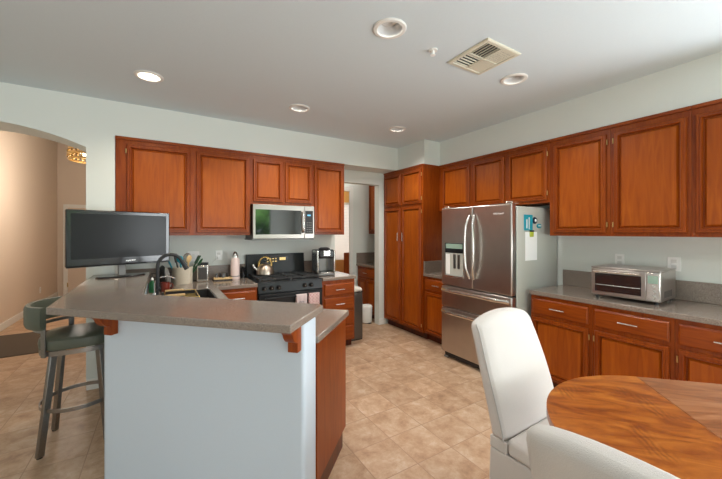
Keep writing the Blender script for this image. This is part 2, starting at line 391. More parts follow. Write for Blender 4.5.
# room beyond the doorway
struct(G().box(3.56, 3.68, YW + .12, 5.0, 0, ZC).build('wall_laundry_right', M_wall))
struct(G().box(1.75, 1.87, YW + .12, 5.0, 0, ZC).build('wall_laundry_left', M_wall))
struct(G().prism([(1.75, 0), (2.0, 0), (2.0, 2.20), (2.88, 2.20), (2.88, 0), (3.68, 0), (3.68, ZC), (1.75, ZC)], 5.0, 5.12, axis='y').build('wall_laundry_end', M_wall))
tg = G(); tg.box(2.815, 2.885, 4.982, 5.0, 0, 2.27); tg.box(1.96, 2.815, 4.982, 5.0, 2.19, 2.27); struct(tg.build('trim_2', M_trim, bevel=0.004))
struct(G().prism([(1.6, 0), (4.4, 0), (4.4, ZC), (1.6, ZC)], 6.5, 6.6, [[(3.05, 0.84), (3.95, 0.84), (3.95, 2.14), (3.05, 2.14)]], axis='y').build('wall_far_room', M_warm))
struct(G().box(4.4, 4.5, 5.12, 6.6, 0, ZC).build('wall_far_room_right', M_warm))
struct(G().box(1.5, 1.6, 5.12, 6.6, 0, ZC).build('wall_far_room_left', M_warm))
wf = G()
for a in (3.05, 3.915): wf.box(a, a + .035, 6.52, 6.56, 0.84, 2.14)
for a in (0.84, 2.105): wf.box(3.085, 3.915, 6.52, 6.56, a, a + .035)
struct(wf.build('window_1', M_trim))
struct(G().box(1.5, 4.5, 6.6, 8.2, ZC - .02, ZC + .1).build('ceiling_sun_blocker', M_trim))  # unseen overhang added to keep direct sun off the far blind
bl = thing('window_blind', 'white slatted window blind seen through the doorway in the golden room', 'blind', (3.5, 6.47, 0))
g = G(); z = 0.86
while z < 2.10:
    g.hexa([(-.43, -.018, z), (.43, -.018, z), (.43, .012, z + .030), (-.43, .012, z + .030), (-.43, -.018, z + .002), (.43, -.018, z + .002), (.43, .012, z + .032), (-.43, .012, z + .032)]); z += 0.034
g.build('slats', M_blind, bl); G().box(-.44, .44, -.022, .022, 2.10, 2.14).build('headrail', M_blind, bl, bevel=.003)
# window 2: greenery outside the patio window behind the camera
hd = G()
for i in range(110):
    x = random.uniform(0.2, 5.0); z = random.uniform(0, 3.6); r = random.uniform(.25, .45)
    hd.lathe([(r * math.cos(a), r * math.sin(a)) for a in [-1.4, -.9, -.4, 0, .4, .9, 1.4]], (x, -5.0 + random.uniform(-.3, .3), z + .3), 9)
tag(hd.build('garden_hedge', M_hedge), 'green garden hedge outside, mirrored in the microwave door', 'hedge', kind='stuff')

# half wall of the peninsula
XO, XI = -0.286, -0.121
pw = [st(-0.64, 1.475), (XO, 1.475 * S2 - XO), (XO, YS - 0.002), (XI, YS - 0.002), (XI, 1.64 * S2 - XI), st(-0.64, 1.64)]
struct(G().prism(pw, 0, 1.031).build('wall_peninsula', M_pony, bevel=0.018, seg=4))

# ------------------------------------------------------------------ cabinets
DOORP = [(0, 0), (0, -.014), (.005, -.021), (.021, -.021), (.024, -.027), (.032, -.027), (.037, -.016), (.039, -.004), (.045, -.004), (.058, -.0185)]
DRAWP = [(0, 0), (0, -.013), (.006, -.0165), (.010, -.020)]
def pull(parent, x, z, ln=.125, vert=False, y=-.020):
    g = G(); h = ln / 2
    if vert: g.tube([(x, y - .026, z - h), (x, y - .026, z + h)], .0055, up=(0, 1, 0)); e = [(x, z - h * .75), (x, z + h * .75)]
    else: g.tube([(x - h, y - .026, z), (x + h, y - .026, z)], .0055); e = [(x - h * .75, z), (x + h * .75, z)]
    for a, b in e: g.cyl((a, y + .001, b), (a, y - .024, b), .004, n=8)
    return g.build('handle', M_steelb, parent)
def cabinet(name, label, x, y, rz, w, depth, z0, z1, fronts, toe=0.0, group=None, crown=True, prof=DOORP):
    t = thing(name, label, 'cabinet', (x, y, 0), rz, group)
    G().box(0.0001, w - 0.0001, 0, depth, z0 + toe, z1).build('body', M_wood, t)
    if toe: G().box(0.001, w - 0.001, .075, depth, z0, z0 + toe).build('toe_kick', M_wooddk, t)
    elif crown: G().box(0.0002, w - 0.0002, -.014, -.0002, z1 - .026, z1).build('top_trim', M_woodh, t)
    for f in fronts:
        k, x0, x1, a, b = f[:5]; opt = f[5] if len(f) > 5 else {}
        if k == 'door':
            d = G().use(M_wood).rects(x0, x1, a, b, prof, True, M_panel); d = d.build('door', M_wood, t, ang=9)
            if 'hinge' in opt:
                hx = x0 - .006 if opt['hinge'] == 'l' else x1 + .006
                for hz in (a + .07, b - .07): G().cyl((hx, -.012, hz - .022), (hx, -.012, hz + .022), .0055, n=8).build('hinge', M_brass, d)
            if 'pull' in opt: pull(d, opt['pull'], opt['pz'], vert=True)
        else:
            d = G().rects(x0, x1, a, b, DRAWP).build('drawer', M_woodh, t, ang=9)
            pull(d, (x0 + x1) / 2, (a + b) / 2)
    return t
UF = YS - 0.004
XL = -0.384
cabinet('wall_cabinet', 'wide two-door cherry wall cabinet above the television, left of the microwave', XL, UF, 0, 1.262, .325, ZB, ZT - .001,
        [('door', -.294 - XL, .254 - XL, 1.47, 2.336, {'hinge': 'l'}), ('door', .317 - XL, .859 - XL, 1.47, 2.336)])
cabinet('wall_cabinet', 'short two-door cherry wall cabinet directly over the microwave', .879, UF, 0, .780, .325, 1.802, ZT - .001,
        [('door', .031, .379, 1.835, 2.330), ('door', .413, .761, 1.835, 2.330)])
cabinet('wall_cabinet', 'narrow tall single-door cherry wall cabinet right of the microwave', 1.660, UF, 0, .464, .325, ZB, ZT - .001,
        [('door', .02, .432, 1.465, 2.330)])
# right wall uppers: local x runs toward the camera side (-Y)
def rw(name, label, ya, yb, z0, fr): return cabinet(name, label, XU - .004, ya, -PI / 2, ya - yb, .331, z0, ZT - .001, fr)
rw('wall_cabinet', 'small single-door cherry wall cabinet between the tall pantry and the fridge top', YP - .002, 2.765, 1.772, [('door', .07, .535, 1.80, 2.335)])
rw('wall_cabinet', 'low two-door cherry cabinet over the steel refrigerator', 2.763, 1.802, 1.772, [('door', .025, .455, 1.80, 2.335), ('door', .505, .938, 1.80, 2.335, {'hinge': 'r'})])
rw('wall_cabinet', 'tall cherry wall cabinet beside the fridge, above left end of the toaster oven', 1.800, 1.282, ZB, [('door', .045, .490, 1.468, 2.330, {'hinge': 'r'})])
rw('wall_cabinet', 'tall cherry wall cabinet above right end of the toaster oven', 1.280, .772, ZB, [('door', .027, .485, 1.468, 2.330, {'hinge': 'l'})])
rw('wall_cabinet', 'tall cherry wall cabinet at the right edge of the picture', .770, .262, ZB, [('door', .022, .480, 1.468, 2.330)])
# pantry
PX = XB - .022
pt = cabinet('pantry_cabinet', 'full-height cherry pantry cabinet with four doors beside the doorway', PX, YW - .004, -PI / 2, YW - .004 - YP, XR - PX - .004, 0, ZT - .001,
        [('door', .03, .437, 1.868, 2.335), ('door', .475, .885, 1.868, 2.335, {'hinge': 'r'}),
         ('door', .03, .437, .125, 1.828, {'pull': .400, 'pz': 1.40}), ('door', .475, .885, .125, 1.828, {'pull': .512, 'pz': 1.40, 'hinge': 'r'})], toe=.10)
G().box(0.001, YW - YP - .006, -.010, -.0002, ZT - .023, ZT - .001).build('top_trim', M_woodh, pt, bevel=.003)
# base cabinets on the right wall
def rb(label, ya, yb, hinge):
    wd = ya - yb
    return cabinet('base_cabinet', label, XB, ya, -PI / 2, wd, XR - XB - .003, 0, .873,
                   [('drawer', .02, wd - .025, .70, .842), ('door', .02, wd - .025, .12, .665, {'hinge': hinge})], toe=.10)
rb('cherry base cabinet with one drawer and door between pantry and refrigerator', YP - .003, 2.815, 'r')
rb('cherry base cabinet with drawer and door next to the refrigerator side', 1.826, 1.302, 'r')
rb('cherry base cabinet with drawer and door below the toaster oven', 1.300, .792, 'l')
rb('cherry base cabinet with drawer and door behind the round table, rightmost', .790, .270, 'l')
# back wall bases
def bb(label, x0, x1, fr): return cabinet('base_cabinet', label, x0, YB, 0, x1 - x0, YW - YB - .003, 0, .873, fr, toe=.10)
bb('cherry base cabinet with a drawer between sink run and black range', .485, .886, [('drawer', .02, .38, .70, .842), ('door', .02, .38, .12, .665)])
bb('cherry drawer cabinet right of the black range under the coffee maker', 1.664, 2.116, [('drawer', .022, .43, .685, .83), ('drawer', .022, .43, .50, .655), ('drawer', .022, .43, .31, .47), ('drawer', .022, .43, .12, .28)])
# sink run along X, facing +X
cabinet('base_cabinet', 'cherry sink base cabinet behind the raised bar', .455, 2.74, PI / 2, YB - 2.745, .565, 0, .640, [('door', .03, .425, .12, .60), ('door', .445, .84, .12, .60)], toe=.10)
# peninsula base, facing the range
px, py = st(-.645, 2.215)
pc = cabinet('peninsula_cabinet', 'cherry base cabinet of the peninsula with flat end panel facing the dining area', px, py, R(135), .95, .555, 0, .873,
        [('drawer', .03, .46, .70, .842), ('drawer', .49, .92, .70, .842), ('door', .03, .46, .12, .665), ('door', .49, .92, .12, .665)], toe=.10)

# ------------------------------------------------------------------ worktops
def slab(name, label, poly, z0, z1, holes=(), splash=()):
    o = G().prism(poly, z0, z1, holes).build(name, M_top, bevel=.006, seg=3)
    tag(o, label, 'countertop')
    for b in splash: G().box(*b).build('backsplash', M_top, o, bevel=.003)
    return o
pf = st(-.61, 1.295)
slab('breakfast_bar_counter', 'raised taupe bar top wrapping around the peninsula, television on its far leg',
     [st(-.625, 1.297), (-.53, 1.295 * S2 + .53), (-.55, YS - .003), (-.105, YS - .003), (-.105, 1.727 * S2 + .105), st(-.66, 1.727), st(-.625, 1.70)], 1.032, 1.070)
SK = [(-.01, 2.93), (.40, 2.93), (.40, 3.54), (-.01, 3.54)]
yy = YW - .003
slab('countertop', 'lower taupe worktop with the sink, running from peninsula end to the range',
     [st(-.63, 1.643), (-.119, 1.643 * S2 + .119), (-.119, YS + .002), (-.384, YS + .002), (-.384, yy), (.888, yy), (.888, 3.60), (.48, 3.60), (.48, 2.25 * S2 - .48), st(-.63, 2.25)],
     .875, .914, [SK], [(-.382, .888, yy - .018, yy, .914, 1.075)])
slab('countertop', 'small taupe worktop under the coffee maker right of the range', [(1.662, 3.60), (2.128, 3.60), (2.128, yy), (1.662, yy)], .875, .914, (), [(1.662, 2.128, yy - .018, yy, .914, 1.075)])
slab('countertop', 'short taupe worktop between pantry and refrigerator', [(3.025, 2.812), (XR - .002, 2.812), (XR - .002, YP - .003), (3.025, YP - .003)], .875, .914, (), [(3.03, XR - .002, YP - .021, YP - .003, .914, 1.075), (XR - .020, XR - .002, 2.812, YP - .022, .914, 1.075)])
slab('countertop', 'long taupe worktop under the toaster oven along the right wall', [(3.025, .25), (XR - .002, .25), (XR - .002, 1.835), (3.025, 1.835)], .875, .914, (), [(XR - .020, XR - .002, .25, 1.835, .914, 1.075)])

# corbels
def corbel(label, s, t, ang):
    x, y = st(s, t)
    r = thing('corbel', label, 'bracket', (x, y, 0), ang, 'wooden corbels under the bar top')
    # profile in local (y: away from wall is -y, z)
    pr = [(0, 1.031), (-.118, 1.031), (-.118, 1.012), (-.108, 1.008), (-.098, .998), (-.090, .980), (-.078, .965), (-.064, .955), (-.050, .950), (-.042, .945), (-.042, .898), (0, .898)]
    G().prism(pr, -.026, .026, axis='x').build('bracket', M_wood, r, bevel=.002)
    return r
A45 = R(-45)
corbel('carved cherry corbel under the right end of the bar top', -.680, 1.4735, A45)
corbel('carved cherry corbel at the left end of the half wall, near the stool', -1.80, 1.4735, A45)
r3 = corbel('carved cherry corbel under the far leg of the bar top above the stool seat', 0, 0, -PI / 2); r3.location = (XO - .001, 2.62, 0)
# ------------------------------------------------------------------ sink, faucet
sk = thing('kitchen_sink', 'dark kitchen sink set in the worktop behind the raised bar', 'sink', (0, 0, 0))
g = G(); x0, x1, y0, y1 = -.008, .398, 2.932, 3.538
g.box(x0, x0 + .008, y0, y1, .70, .912); g.box(x1 - .008, x1, y0, y1, .70, .912); g.box(x0, x1, y0, y0 + .008, .70, .912); g.box(x0, x1, y1 - .008, y1, .70, .912); g.box(x0, x1, y0, y1, .69, .70)
g.build('basin', M_cutdk, sk)
G().cyl((.19, 3.2, .701), (.19, 3.2, .706), .045).build('drain', M_steelb, sk)
fc = thing('faucet', 'black gooseneck kitchen faucet with pull-down spray head', 'faucet', (-.032, 3.22, .9142))
g = G().use(M_blackm); g.lathe([(.028, 0), (.028, .012), (.022, .02)], n=20)
pts = [(0, 0, .0), (0, 0, .27)] + [(.092 - .092 * math.cos(a), 0, .272 + .095 * math.sin(a)) for a in [R(12 * i) for i in range(1, 14)]]
g.tube(pts, .0135, n=14, up=(0, 1, 0)); g.build('neck', M_blackm, fc)
e = Vector(pts[-1]); d = (Vector(pts[-1]) - Vector(pts[-2])).normalized()
G().cyl(e, e + d * .085, .0165, .020, n=16).build('spray_head', M_blackm, fc)
G().cyl((.0, -.02, .07), (.02, -.085, .10), .008, .006, n=10).build('handle', M_blackm, fc)
f2 = thing('filter_tap', 'small chrome arched filter tap behind the black faucet', 'tap', (-.055, 3.42, .9142))
G().lathe([(.018, 0), (.018, .01), (.012, .02)], n=16).build('base', M_steelb, f2)
G().tube([(0, 0, .0), (0, 0, .10)] + [(.085 - .085 * math.cos(R(15 * i)), 0, .10 + .06 * math.sin(R(15 * i))) for i in range(1, 11)], .006, up=(0, 1, 0)).build('spout', M_steelb, f2)
# rack over the sink
dr_ = thing('sink_rack', 'gold wire rack with pale bamboo bars laid across the sink', 'rack', (0, 0, .885))
g = G()
for yy_ in (3.10, 3.16, 3.22, 3.28, 3.34, 3.40, 3.46): g.tube([(.02, yy_, .004), (.27, yy_, .004)], .003, n=6)
for xx in (.02, .27): g.tube([(xx, 3.08, .004), (xx, 3.08, .04), (xx, 3.48, .04), (xx, 3.48, .004)], .004, n=6, up=(1, 0, 0))
for yv in (3.08, 3.48): g.tube([(.02, yv, .04), (.27, yv, .04)], .004, n=6)
g.build('wire_frame', M_gold, dr_)
for q in (3.19, 3.46): G().box(.022, .17, q - .018, q + .018, .0445, .058).build('bamboo_bar', M_bamboo, dr_, bevel=.003)
# dish rack in the corner
ds = thing('dish_rack', 'black wire dish rack in the counter corner behind the faucet', 'rack', (.0, 3.81, .9145))
g = G()
for z in (.01, .07, .13): g.tube([(-.09, -.17, z), (.08, -.17, z), (.08, .17, z), (-.09, .17, z)], .004, n=6, closed=True)
for i in range(9):
    yv = -.17 + .34 * i / 8
    g.tube([(-.09, yv, .13), (-.09, yv, .01), (.08, yv, .01), (.08, yv, .13)], .0028, n=6, up=(0, 1, 0))
for xx in (-.04, .0, .04): g.tube([(xx, -.17, .13), (xx, -.17, .01)], .0028, n=6)
g.build('wire_basket', M_blackm, ds)
G().box(-.10, .088, -.18, .18, 0, .006).build('drip_tray', M_blackm, ds, bevel=.002)
pn = thing('frying_pan', 'black frying pan standing upright in the dish rack', 'pan', (.02, 3.83, .929)); pn.rotation_euler = (0, R(82), R(20))
pn.location = (-.01, 3.86, 1.03); pn.scale = (.82, .82, .82)
G().lathe([(0.001, 0), (.10, 0), (.125, .035), (.121, .035), (.098, .005), (.001, .005)], n=28, cap=False).build('pan_body', M_blackm, pn)
G().tube([(0, .12, .03), (0, .20, .045), (0, .29, .05)], .011, .007).build('handle', M_blackm, pn)
pl_ = thing('dinner_plate', 'dark plate leaning in the dish rack below the television', 'plate', (.035, 3.70, 1.032)); pl_.rotation_euler = (0, R(78), R(-10))
G().lathe([(.001, 0), (.06, 0), (.10, .014), (.10, .018), (.06, .004), (.001, .004)], n=28, cap=False).build('plate_body', M_grey, pl_)
gb = thing('dish_soap_bottle', 'green dish soap bottle left of the faucet', 'bottle', (-.068, 3.46, .9145))
gb.location = (-.078, 3.56, .9145); gb.scale = (.9, .9, .75)
G().lathe([(.028, 0), (.030, .01), (.030, .10), (.022, .13), (.010, .145), (.010, .155)], n=18, sy=.7).build('bottle_body', M_green, gb)
G().lathe([(.012, .155), (.012, .172), (.006, .185)], n=14).build('cap', M_white, gb)
rm = thing('mug', 'rust red mug on the worktop between faucet and utensil crock', 'mug', (.055, 3.62, .9145))
rm.location = (.025, 3.582, .9145)
G().lathe([(.001, 0), (.034, 0), (.038, .03), (.038, .085), (.034, .085), (.033, .008), (.001, .008)], n=22, cap=False).build('mug_body', M_red, rm)
G().tube([(.036, 0, .07), (.062, 0, .065), (.064, 0, .035), (.037, 0, .02)], .005, up=(0, 1, 0)).build('handle', M_red, rm)
# utensil crock
ck = thing('utensil_crock', 'cream ceramic utensil crock beside the black faucet', 'crock', (.19, 4.03, .9145))
G().lathe([(.001, 0), (.094, 0), (.098, .01), (.098, .155), (.102, .165), (.102, .18), (.092, .18), (.090, .012), (.001, .012)], n=30, cap=False).build('crock_body', M_cream, ck)
def utensil(label, dx, dy, lean, az, mat_, kind):
    u = thing('cooking_utensil', label, 'utensil', (.19 + dx, 4.03 + dy, .929)); u.rotation_euler = (0, lean, az); u.scale = (1.25, 1.25, 1.08)
    G().tube([(0, 0, 0), (0, 0, .20)], .006).build('shaft', mat_, u)
    if kind == 'spatula': G().hexa([(-.004, -.028, .20), (.004, -.028, .20), (.004, .028, .20), (-.004, .028, .20), (-.003, -.036, .29), (.003, -.036, .29), (.003, .036, .29), (-.003, .036, .29)]).build('blade', mat_, u, bevel=.002)
    elif kind == 'spoon': G().lathe([(.004, -.04), (.022, -.02), (.03, .005), (.022, .032), (.004, .042)], (0, 0, .235), 16, sx=.35).build('bowl', mat_, u)
    else:
        g = G()
        for k in range(6):
            a = PI * k / 6
            g.tube([(.03 * math.sin(q) * math.cos(a), .03 * math.sin(q) * math.sin(a), .20 + .045 - .045 * math.cos(q)) for q in [R(20 * j) for j in range(0, 19)]], .0018, n=5, up=(0.3, .2, 1))
        g.build('wires', mat_, u)
utensil('teal spatula leaning left in the cream crock', -.03, 0, R(-24), R(10), M_teal, 'spatula')
utensil('black slotted turner at the back of the cream crock', -.02, .03, R(-10), R(-20), M_blackm, 'spatula')
utensil('teal spoon leaning forward in the cream crock', .0, -.03, R(-12), R(60), M_teal, 'spoon')
utensil('wire whisk upright in the cream crock', .02, .02, R(6), R(20), M_steelb, 'whisk')
utensil('pale wooden spoon in the cream crock', .03, -.02, R(10), R(-50), M_bamboo, 'spoon')
utensil('dark green leaf-shaped server leaning right in the cream crock', .03, 0, R(34), R(0), M_leaf, 'spoon')
utensil('dark green spatula leaning far right in the cream crock', .035, .02, R(27), R(15), M_leaf, 'spatula')
# canister, tray, bottle
cn = thing('glass_canister', 'square steel and glass canister on the worktop beside the crock', 'canister', (.395, 4.06, .9145), R(-12))
G().box(-.06, .06, -.05, .05, 0, .19).build('canister_body', M_steelb, cn, bevel=.01)
G().box(-.052, .052, -.044, .044, .19, .215).build('lid', M_blackm, cn, bevel=.005)
G().box(-.043, .043, -.0535, -.0505, .03, .16).build('window_panel', M_steeld, cn, bevel=.001)
ty = thing('spoon_rest_tray', 'pale wooden tray with small dark items near the pink bottle', 'tray', (.60, 4.07, .9145))
G().box(-.10, .10, -.06, .06, 0, .012).build('tray_base', M_blackm, ty, bevel=.003)
G().box(-.098, .098, -.058, .058, .0125, .03).build('tray_board', M_bamboo, ty, bevel=.004)
for i, (dx, dy) in enumerate([(-.06, .02), (-.02, .03), (.02, .015), (.055, .03), (.0, -.03)]):
    lb = ['left end', 'left middle', 'centre', 'right end', 'front edge'][i]
    o = G().lathe([(.001, 0), (.014, 0), (.015, .02), (.011, .045), (.001, .048)], n=12, cap=False).build('small_jar', M_blackm if i % 2 else M_steeld)
    o.location = (.60 + dx, 4.07 + dy, .9447); tag(o, 'tiny dark jar at the %s of the wooden tray' % lb, 'jar', 'tiny jars on the wooden tray')
bt = thing('vacuum_bottle', 'tall pale pink bottle with steel top against the backsplash', 'bottle', (.745, 4.10, .9145))
G().lathe([(.001, 0), (.050, 0), (.052, .01), (.052, .20), (.046, .235), (.036, .255)], n=28).build('bottle_body', M_pink, bt)
G().lathe([(.036, .2552), (.034, .275), (.028, .30), (.020, .315), (.012, .325)], n=22).build('cap', M_steelb, bt)
G().lathe([(.053, .03), (.0535, .032), (.0535, .038), (.053, .04)], n=28, cap=False).build('band', M_grey, bt)
# outlets on the back wall
def outlet(label, x, y, z, rz, wd=.075, kind='outlet'):
    o = thing('wall_outlet' if kind == 'outlet' else 'light_switch', label, kind, (x, y, z), rz)
    G().box(-wd / 2, wd / 2, -.006, 0, -.058, .058).build('cover_plate', M_white, o, bevel=.002)
    g = G()
    if kind == 'outlet':
        for dz in (-.024, .024): g.box(-.017, .017, -.009, -.006, dz - .014, dz + .014)
    else: g.box(-.016, .016, -.010, -.006, -.03, .03)
    g.build('sockets' if kind == 'outlet' else 'rocker', M_cord if kind == 'outlet' else M_trim, o, bevel=.001)
    return o
outlet('white double wall outlet above the tray of small jars', .585, YW - .0005, 1.19, 0)
outlet('white wall switch plate behind the utensil crock', .31, YW - .0005, 1.19, 0, .12, 'switch')
pg = tag(G().lathe([(.001, 0), (.02, 0), (.02, .03), (.001, .03)], n=14, cap=False).build('plug', M_white), 'white plug in the outlet above the tray, with a thin cord', 'plug')
pg.location = (.585, YW - .0098, 1.166); pg.rotation_euler = (R(90), 0, 0)
cd = tag(G().tube([(.585, YW - .045, 1.166), (.53, YW - .04, 1.14), (.50, YW - .03, 1.095), (.46, YW - .03, 1.079), (.42, YW - .03, 1.079)], .003, n=6).build('power_cord', M_cord), 'thin pale power cord hanging from the plug toward the canister', 'cord')

# ------------------------------------------------------------------ range
rg = thing('gas_range', 'black freestanding gas range between the base cabinets', 'range', (.893, 3.60, 0))
W = .762
G().box(0, W, .03, .635, .03, .895).build('body', M_enamel, rg, bevel=.004)
G().hexa([(0, -.005, .80), (W, -.005, .80), (W, .03, .80), (0, .03, .80), (0, .015, .905), (W, .015, .905), (W, .03, .905), (0, .03, .905)]).build('control_panel', M_enamel, rg, bevel=.003)
G().box(0, W, .0305, .57, .8955, .915).build('cooktop', M_enamel, rg, bevel=.004)
bgd = G().hexa([(0, .575, .8955), (W, .575, .8955), (W, .635, .8955), (0, .635, .8955), (0, .600, 1.19), (W, .600, 1.19), (W, .635, 1.19), (0, .635, 1.19)]).build('backguard', M_enamel, rg, bevel=.006)
G().box(.23, .53, .592, .594, 1.075, 1.155).build('clock_panel', M_black, bgd)
g = G()
for i_ in range(4):
    for j_ in range(2): g.box(.255 + i_ * .035, .275 + i_ * .035, .5895, .5915, 1.085 + j_ * .035, 1.100 + j_ * .035)
g.box(.42, .50, .5895, .5915, 1.105, 1.140)
g.build('control_marks', M_brass, bgd)
for kx in (.065, .145, .225, .535, .615):
    g = G(); g.cyl((kx, .004, .852), (kx, -.012, .850), .026, .024, 20); g.cyl((kx, -.012, .850), (kx, -.034, .847), .019, .016, 20); kb = g.build('knob', M_black, rg)
    G().box(kx - .0015, kx + .0015, -.0352, -.034, .848, .862).build('pointer', M_steelb, kb)
od = G().box(.004, W - .004, -.012, .0298, .20, .785).build('oven_door', M_enamel, rg, bevel=.005)
G().box(.11, W - .11, -.0135, -.0122, .33, .66).build('oven_window', M_glassk, od)
g = G(); g.tube([(.06, -.055, .745), (W - .06, -.055, .745)], .0115, n=12)
for kx in (.085, W - .085): g.cyl((kx, -.012, .745), (kx, -.055, .745), .009)
g.build('handle', M_enamel, od)
G().box(.004, W - .004, -.010, .0298, .045, .190).build('drawer', M_enamel, rg, bevel=.005)
for fx in (.04, W - .04):
    for fy in (.08, .60): G().cyl((fx, fy, 0), (fx, fy, .03), .018, n=12).build('foot', M_blackm, rg)
for bx_ in (.19, .57):
    for by_ in (.165, .43):
        g = G(); g.lathe([(.001, .9152), (.048, .9152), (.048, .925), (.034, .927), (.034, .934), (.001, .936)], (bx_, by_, 0), 20, cap=False); g.build('burner', M_iron, rg)
for gx0, gx1 in ((.03, .375), (.387, .732)):
    g = G(); hz = .945
    g.tube([(gx0, .05, hz), (gx1, .05, hz), (gx1, .55, hz), (gx0, .55, hz)], .006, .006, square=True, closed=True)
    for yv in (.165, .30, .43): g.tube([(gx0, yv, hz), (gx1, yv, hz)], .005, .006, square=True)
    mx_ = (gx0 + gx1) / 2; g.tube([(mx_, .05, hz), (mx_, .55, hz)], .005, .006, square=True)
    for a in (gx0, gx1):
        for b in (.05, .30, .55): g.box(a - .006, a + .006, b - .006, b + .006, .915, hz)
    g.build('grate', M_iron, rg)
# towels hung on the oven handle
def towel(name, label, x0, x1, zlow, m_, zlow2):
    g = G(); n = 10; rows = [(.0125, zlow2)] ; Y0 = 3.60 - .055; r = .0145
    prof = [(Y0 + r, zlow2), (Y0 + r, .70), (Y0 + r, .745), (Y0 + r * .7, .745 + r * .7), (Y0, .745 + r), (Y0 - r * .7, .745 + r * .7), (Y0 - r, .745), (Y0 - r, .70), (Y0 - r, (zlow + .7) / 2), (Y0 - r, zlow)]
    grid = []
    for i in range(n + 1):
        x = x0 + (x1 - x0) * i / n; rowv = []
        for j, (y, z) in enumerate(prof):
            wv = .004 * math.sin(i * 1.7) * (1 if z < .73 else 0) * (-1 if j > 4 else 0)
            rowv.append(g.bm.verts.new((x, y + wv - (.002 if j > 4 else 0), z)))
        grid.append(rowv)
    for i in range(n):
        for j in range(len(prof) - 1): g.F([grid[i][j], grid[i + 1][j], grid[i + 1][j + 1], grid[i][j + 1]])
    o = g.build(name, m_); s = o.modifiers.new('solid', 'SOLIDIFY'); s.thickness = .003; s.offset = 1
    return tag(o, label, 'towel')
tw = towel('dish_towel', 'pale lilac dish towel with dark print on the oven handle', 1.300, 1.428, .56, M_towel, .62)
g = G()
for q_ in (1.345, 1.375): g.tube([(q_ + .012 * math.cos(R(a_)), 3.5235, .668 + .014 * math.sin(R(a_))) for a_ in range(0, 360, 24)], .0022, n=6, closed=True, up=(0, 1, 0))
g.box(1.335, 1.395, 3.522, 3.525, .640, .645)
g.build('printed_motif', M_blackm, tw)
towel('dish_towel', 'red and white checked dish towel on the right of the oven handle', 1.452, 1.585, .55, M_check, .62)
# kettle
kt = thing('tea_kettle', 'brushed steel tea kettle with gold arched handle on the rear left burner', 'kettle', (1.075, 4.00, .9515), R(165))
G().lathe([(.001, 0), (.098, 0), (.106, .012), (.104, .05), (.088, .095), (.060, .125), (.040, .135)], n=32).build('kettle_body', simple('warm_champagne_steel', (0.50, 0.42, 0.34), 0.3, 1.0), kt)
G().lathe([(.040, .1352), (.030, .148), (.010, .152), (.010, .160), (.014, .168), (.008, .176), (.001, .177)], n=20).build('lid', M_blackm, kt)
G().tube([(.092, 0, .06), (.125, 0, .09), (.142, 0, .13)], .014, n=12, up=(0, 1, 0)).build('spout', M_steelb, kt)
G().tube([(.076 * math.cos(R(a)), 0, .105 + .112 * math.sin(R(a))) for a in range(-10, 191, 10)], .011, n=10, up=(0, 1, 0)).build('handle', M_gold, kt)
# dark kettle-side object: pepper mill set behind the range's left corner
pm = thing('spice_grinder', 'black grinder on the worktop at the left side of the range', 'grinder', (.845, 4.15, .9145))
G().lathe([(.001, 0), (.032, 0), (.034, .02), (.026, .06), (.030, .09), (.001, .092)], n=18, cap=False).build('grinder_body', M_black, pm)
G().lathe([(.001, .093), (.024, .093), (.028, .115), (.012, .135), (.001, .137)], n=18, cap=False).build('grinder_top', M_black, pm)
# coffee maker
cf = thing('coffee_maker', 'black and silver coffee maker on the small worktop right of the range', 'coffee maker', (1.80, 3.90, .9145), R(-5))
G().box(-.115, .115, -.15, .13, 0, .035).build('base', M_steeld, cf, bevel=.01)
G().box(-.115, .115, .0, .13, .0352, .33).build('water_tower', M_steeld, cf, bevel=.02)
G().box(-.105, .105, -.15, .0, .22, .335).build('brew_head', M_black, cf, bevel=.02)
for sx_ in (-1, 1): G().box(sx_ * .112 - .014, sx_ * .112 + .014, -.135, .06, .0355, .322).build('silver_side', M_steelb, cf, bevel=.012)
G().lathe([(.001, .336), (.07, .336), (.075, .345), (.05, .358), (.001, .360)], (0, -.05, 0), 24, cap=False).build('lid', M_blackm, cf)
G().box(-.045, .045, -.156, -.1505, .255, .32).build('display', M_steelb, cf, bevel=.003)
G().box(-.075, .075, -.14, -.01, .0352, .045).build('drip_tray', M_steelb, cf, bevel=.003)

# ------------------------------------------------------------------ microwave
mw = thing('microwave', 'stainless over-the-range microwave under the short wall cabinet', 'microwave', (.892, 3.845, 0))
W = .762; zb, zt = 1.392, 1.800
G().box(0, W, .022, .395, zb, zt).build('case', M_steeld, mw, bevel=.003)
G().box(-.012, W, .01, .39, zb - .014, zb - .0005).build('vent_base', M_steeld, mw, bevel=.002)
dd = G().box(0, .63, 0, .0215, zb + .002, zt - .002).build('door', M_mwsteel, mw, bevel=.004)
G().box(.030, .588, -.002, -.0002, zb + .052, zt - .062).build('door_glass', M_glassk, dd)
g = G(); hx = .608
g.tube([(hx, -.004, zb + .075), (hx, -.030, zb + .10), (hx, -.040, (zb + zt) / 2), (hx, -.030, zt - .10), (hx, -.004, zt - .075)], .013, .009, n=12, up=(0, 1, 0)); g.build('handle', M_steelb, dd)
cp = G().box(.632, W, 0, .0215, zb + .002, zt - .002).build('control_panel', M_mwsteel, mw, bevel=.003)
G().box(.640, W - .018, -.002, -.0002, zb + .06, zt - .06).build('key_pad', M_blackm, cp)
G().box(.668, .712, -.0032, -.0022, zt - .125, zt - .108).build('display', M_lcd, cp)
g = G()
for i in range(3):
    for j in range(5): g.box(.660 + i * .025, .674 + i * .025, -.0028, -.0022, zb + .08 + j * .028, zb + .09 + j * .028)
g.build('keys', M_grey, cp)

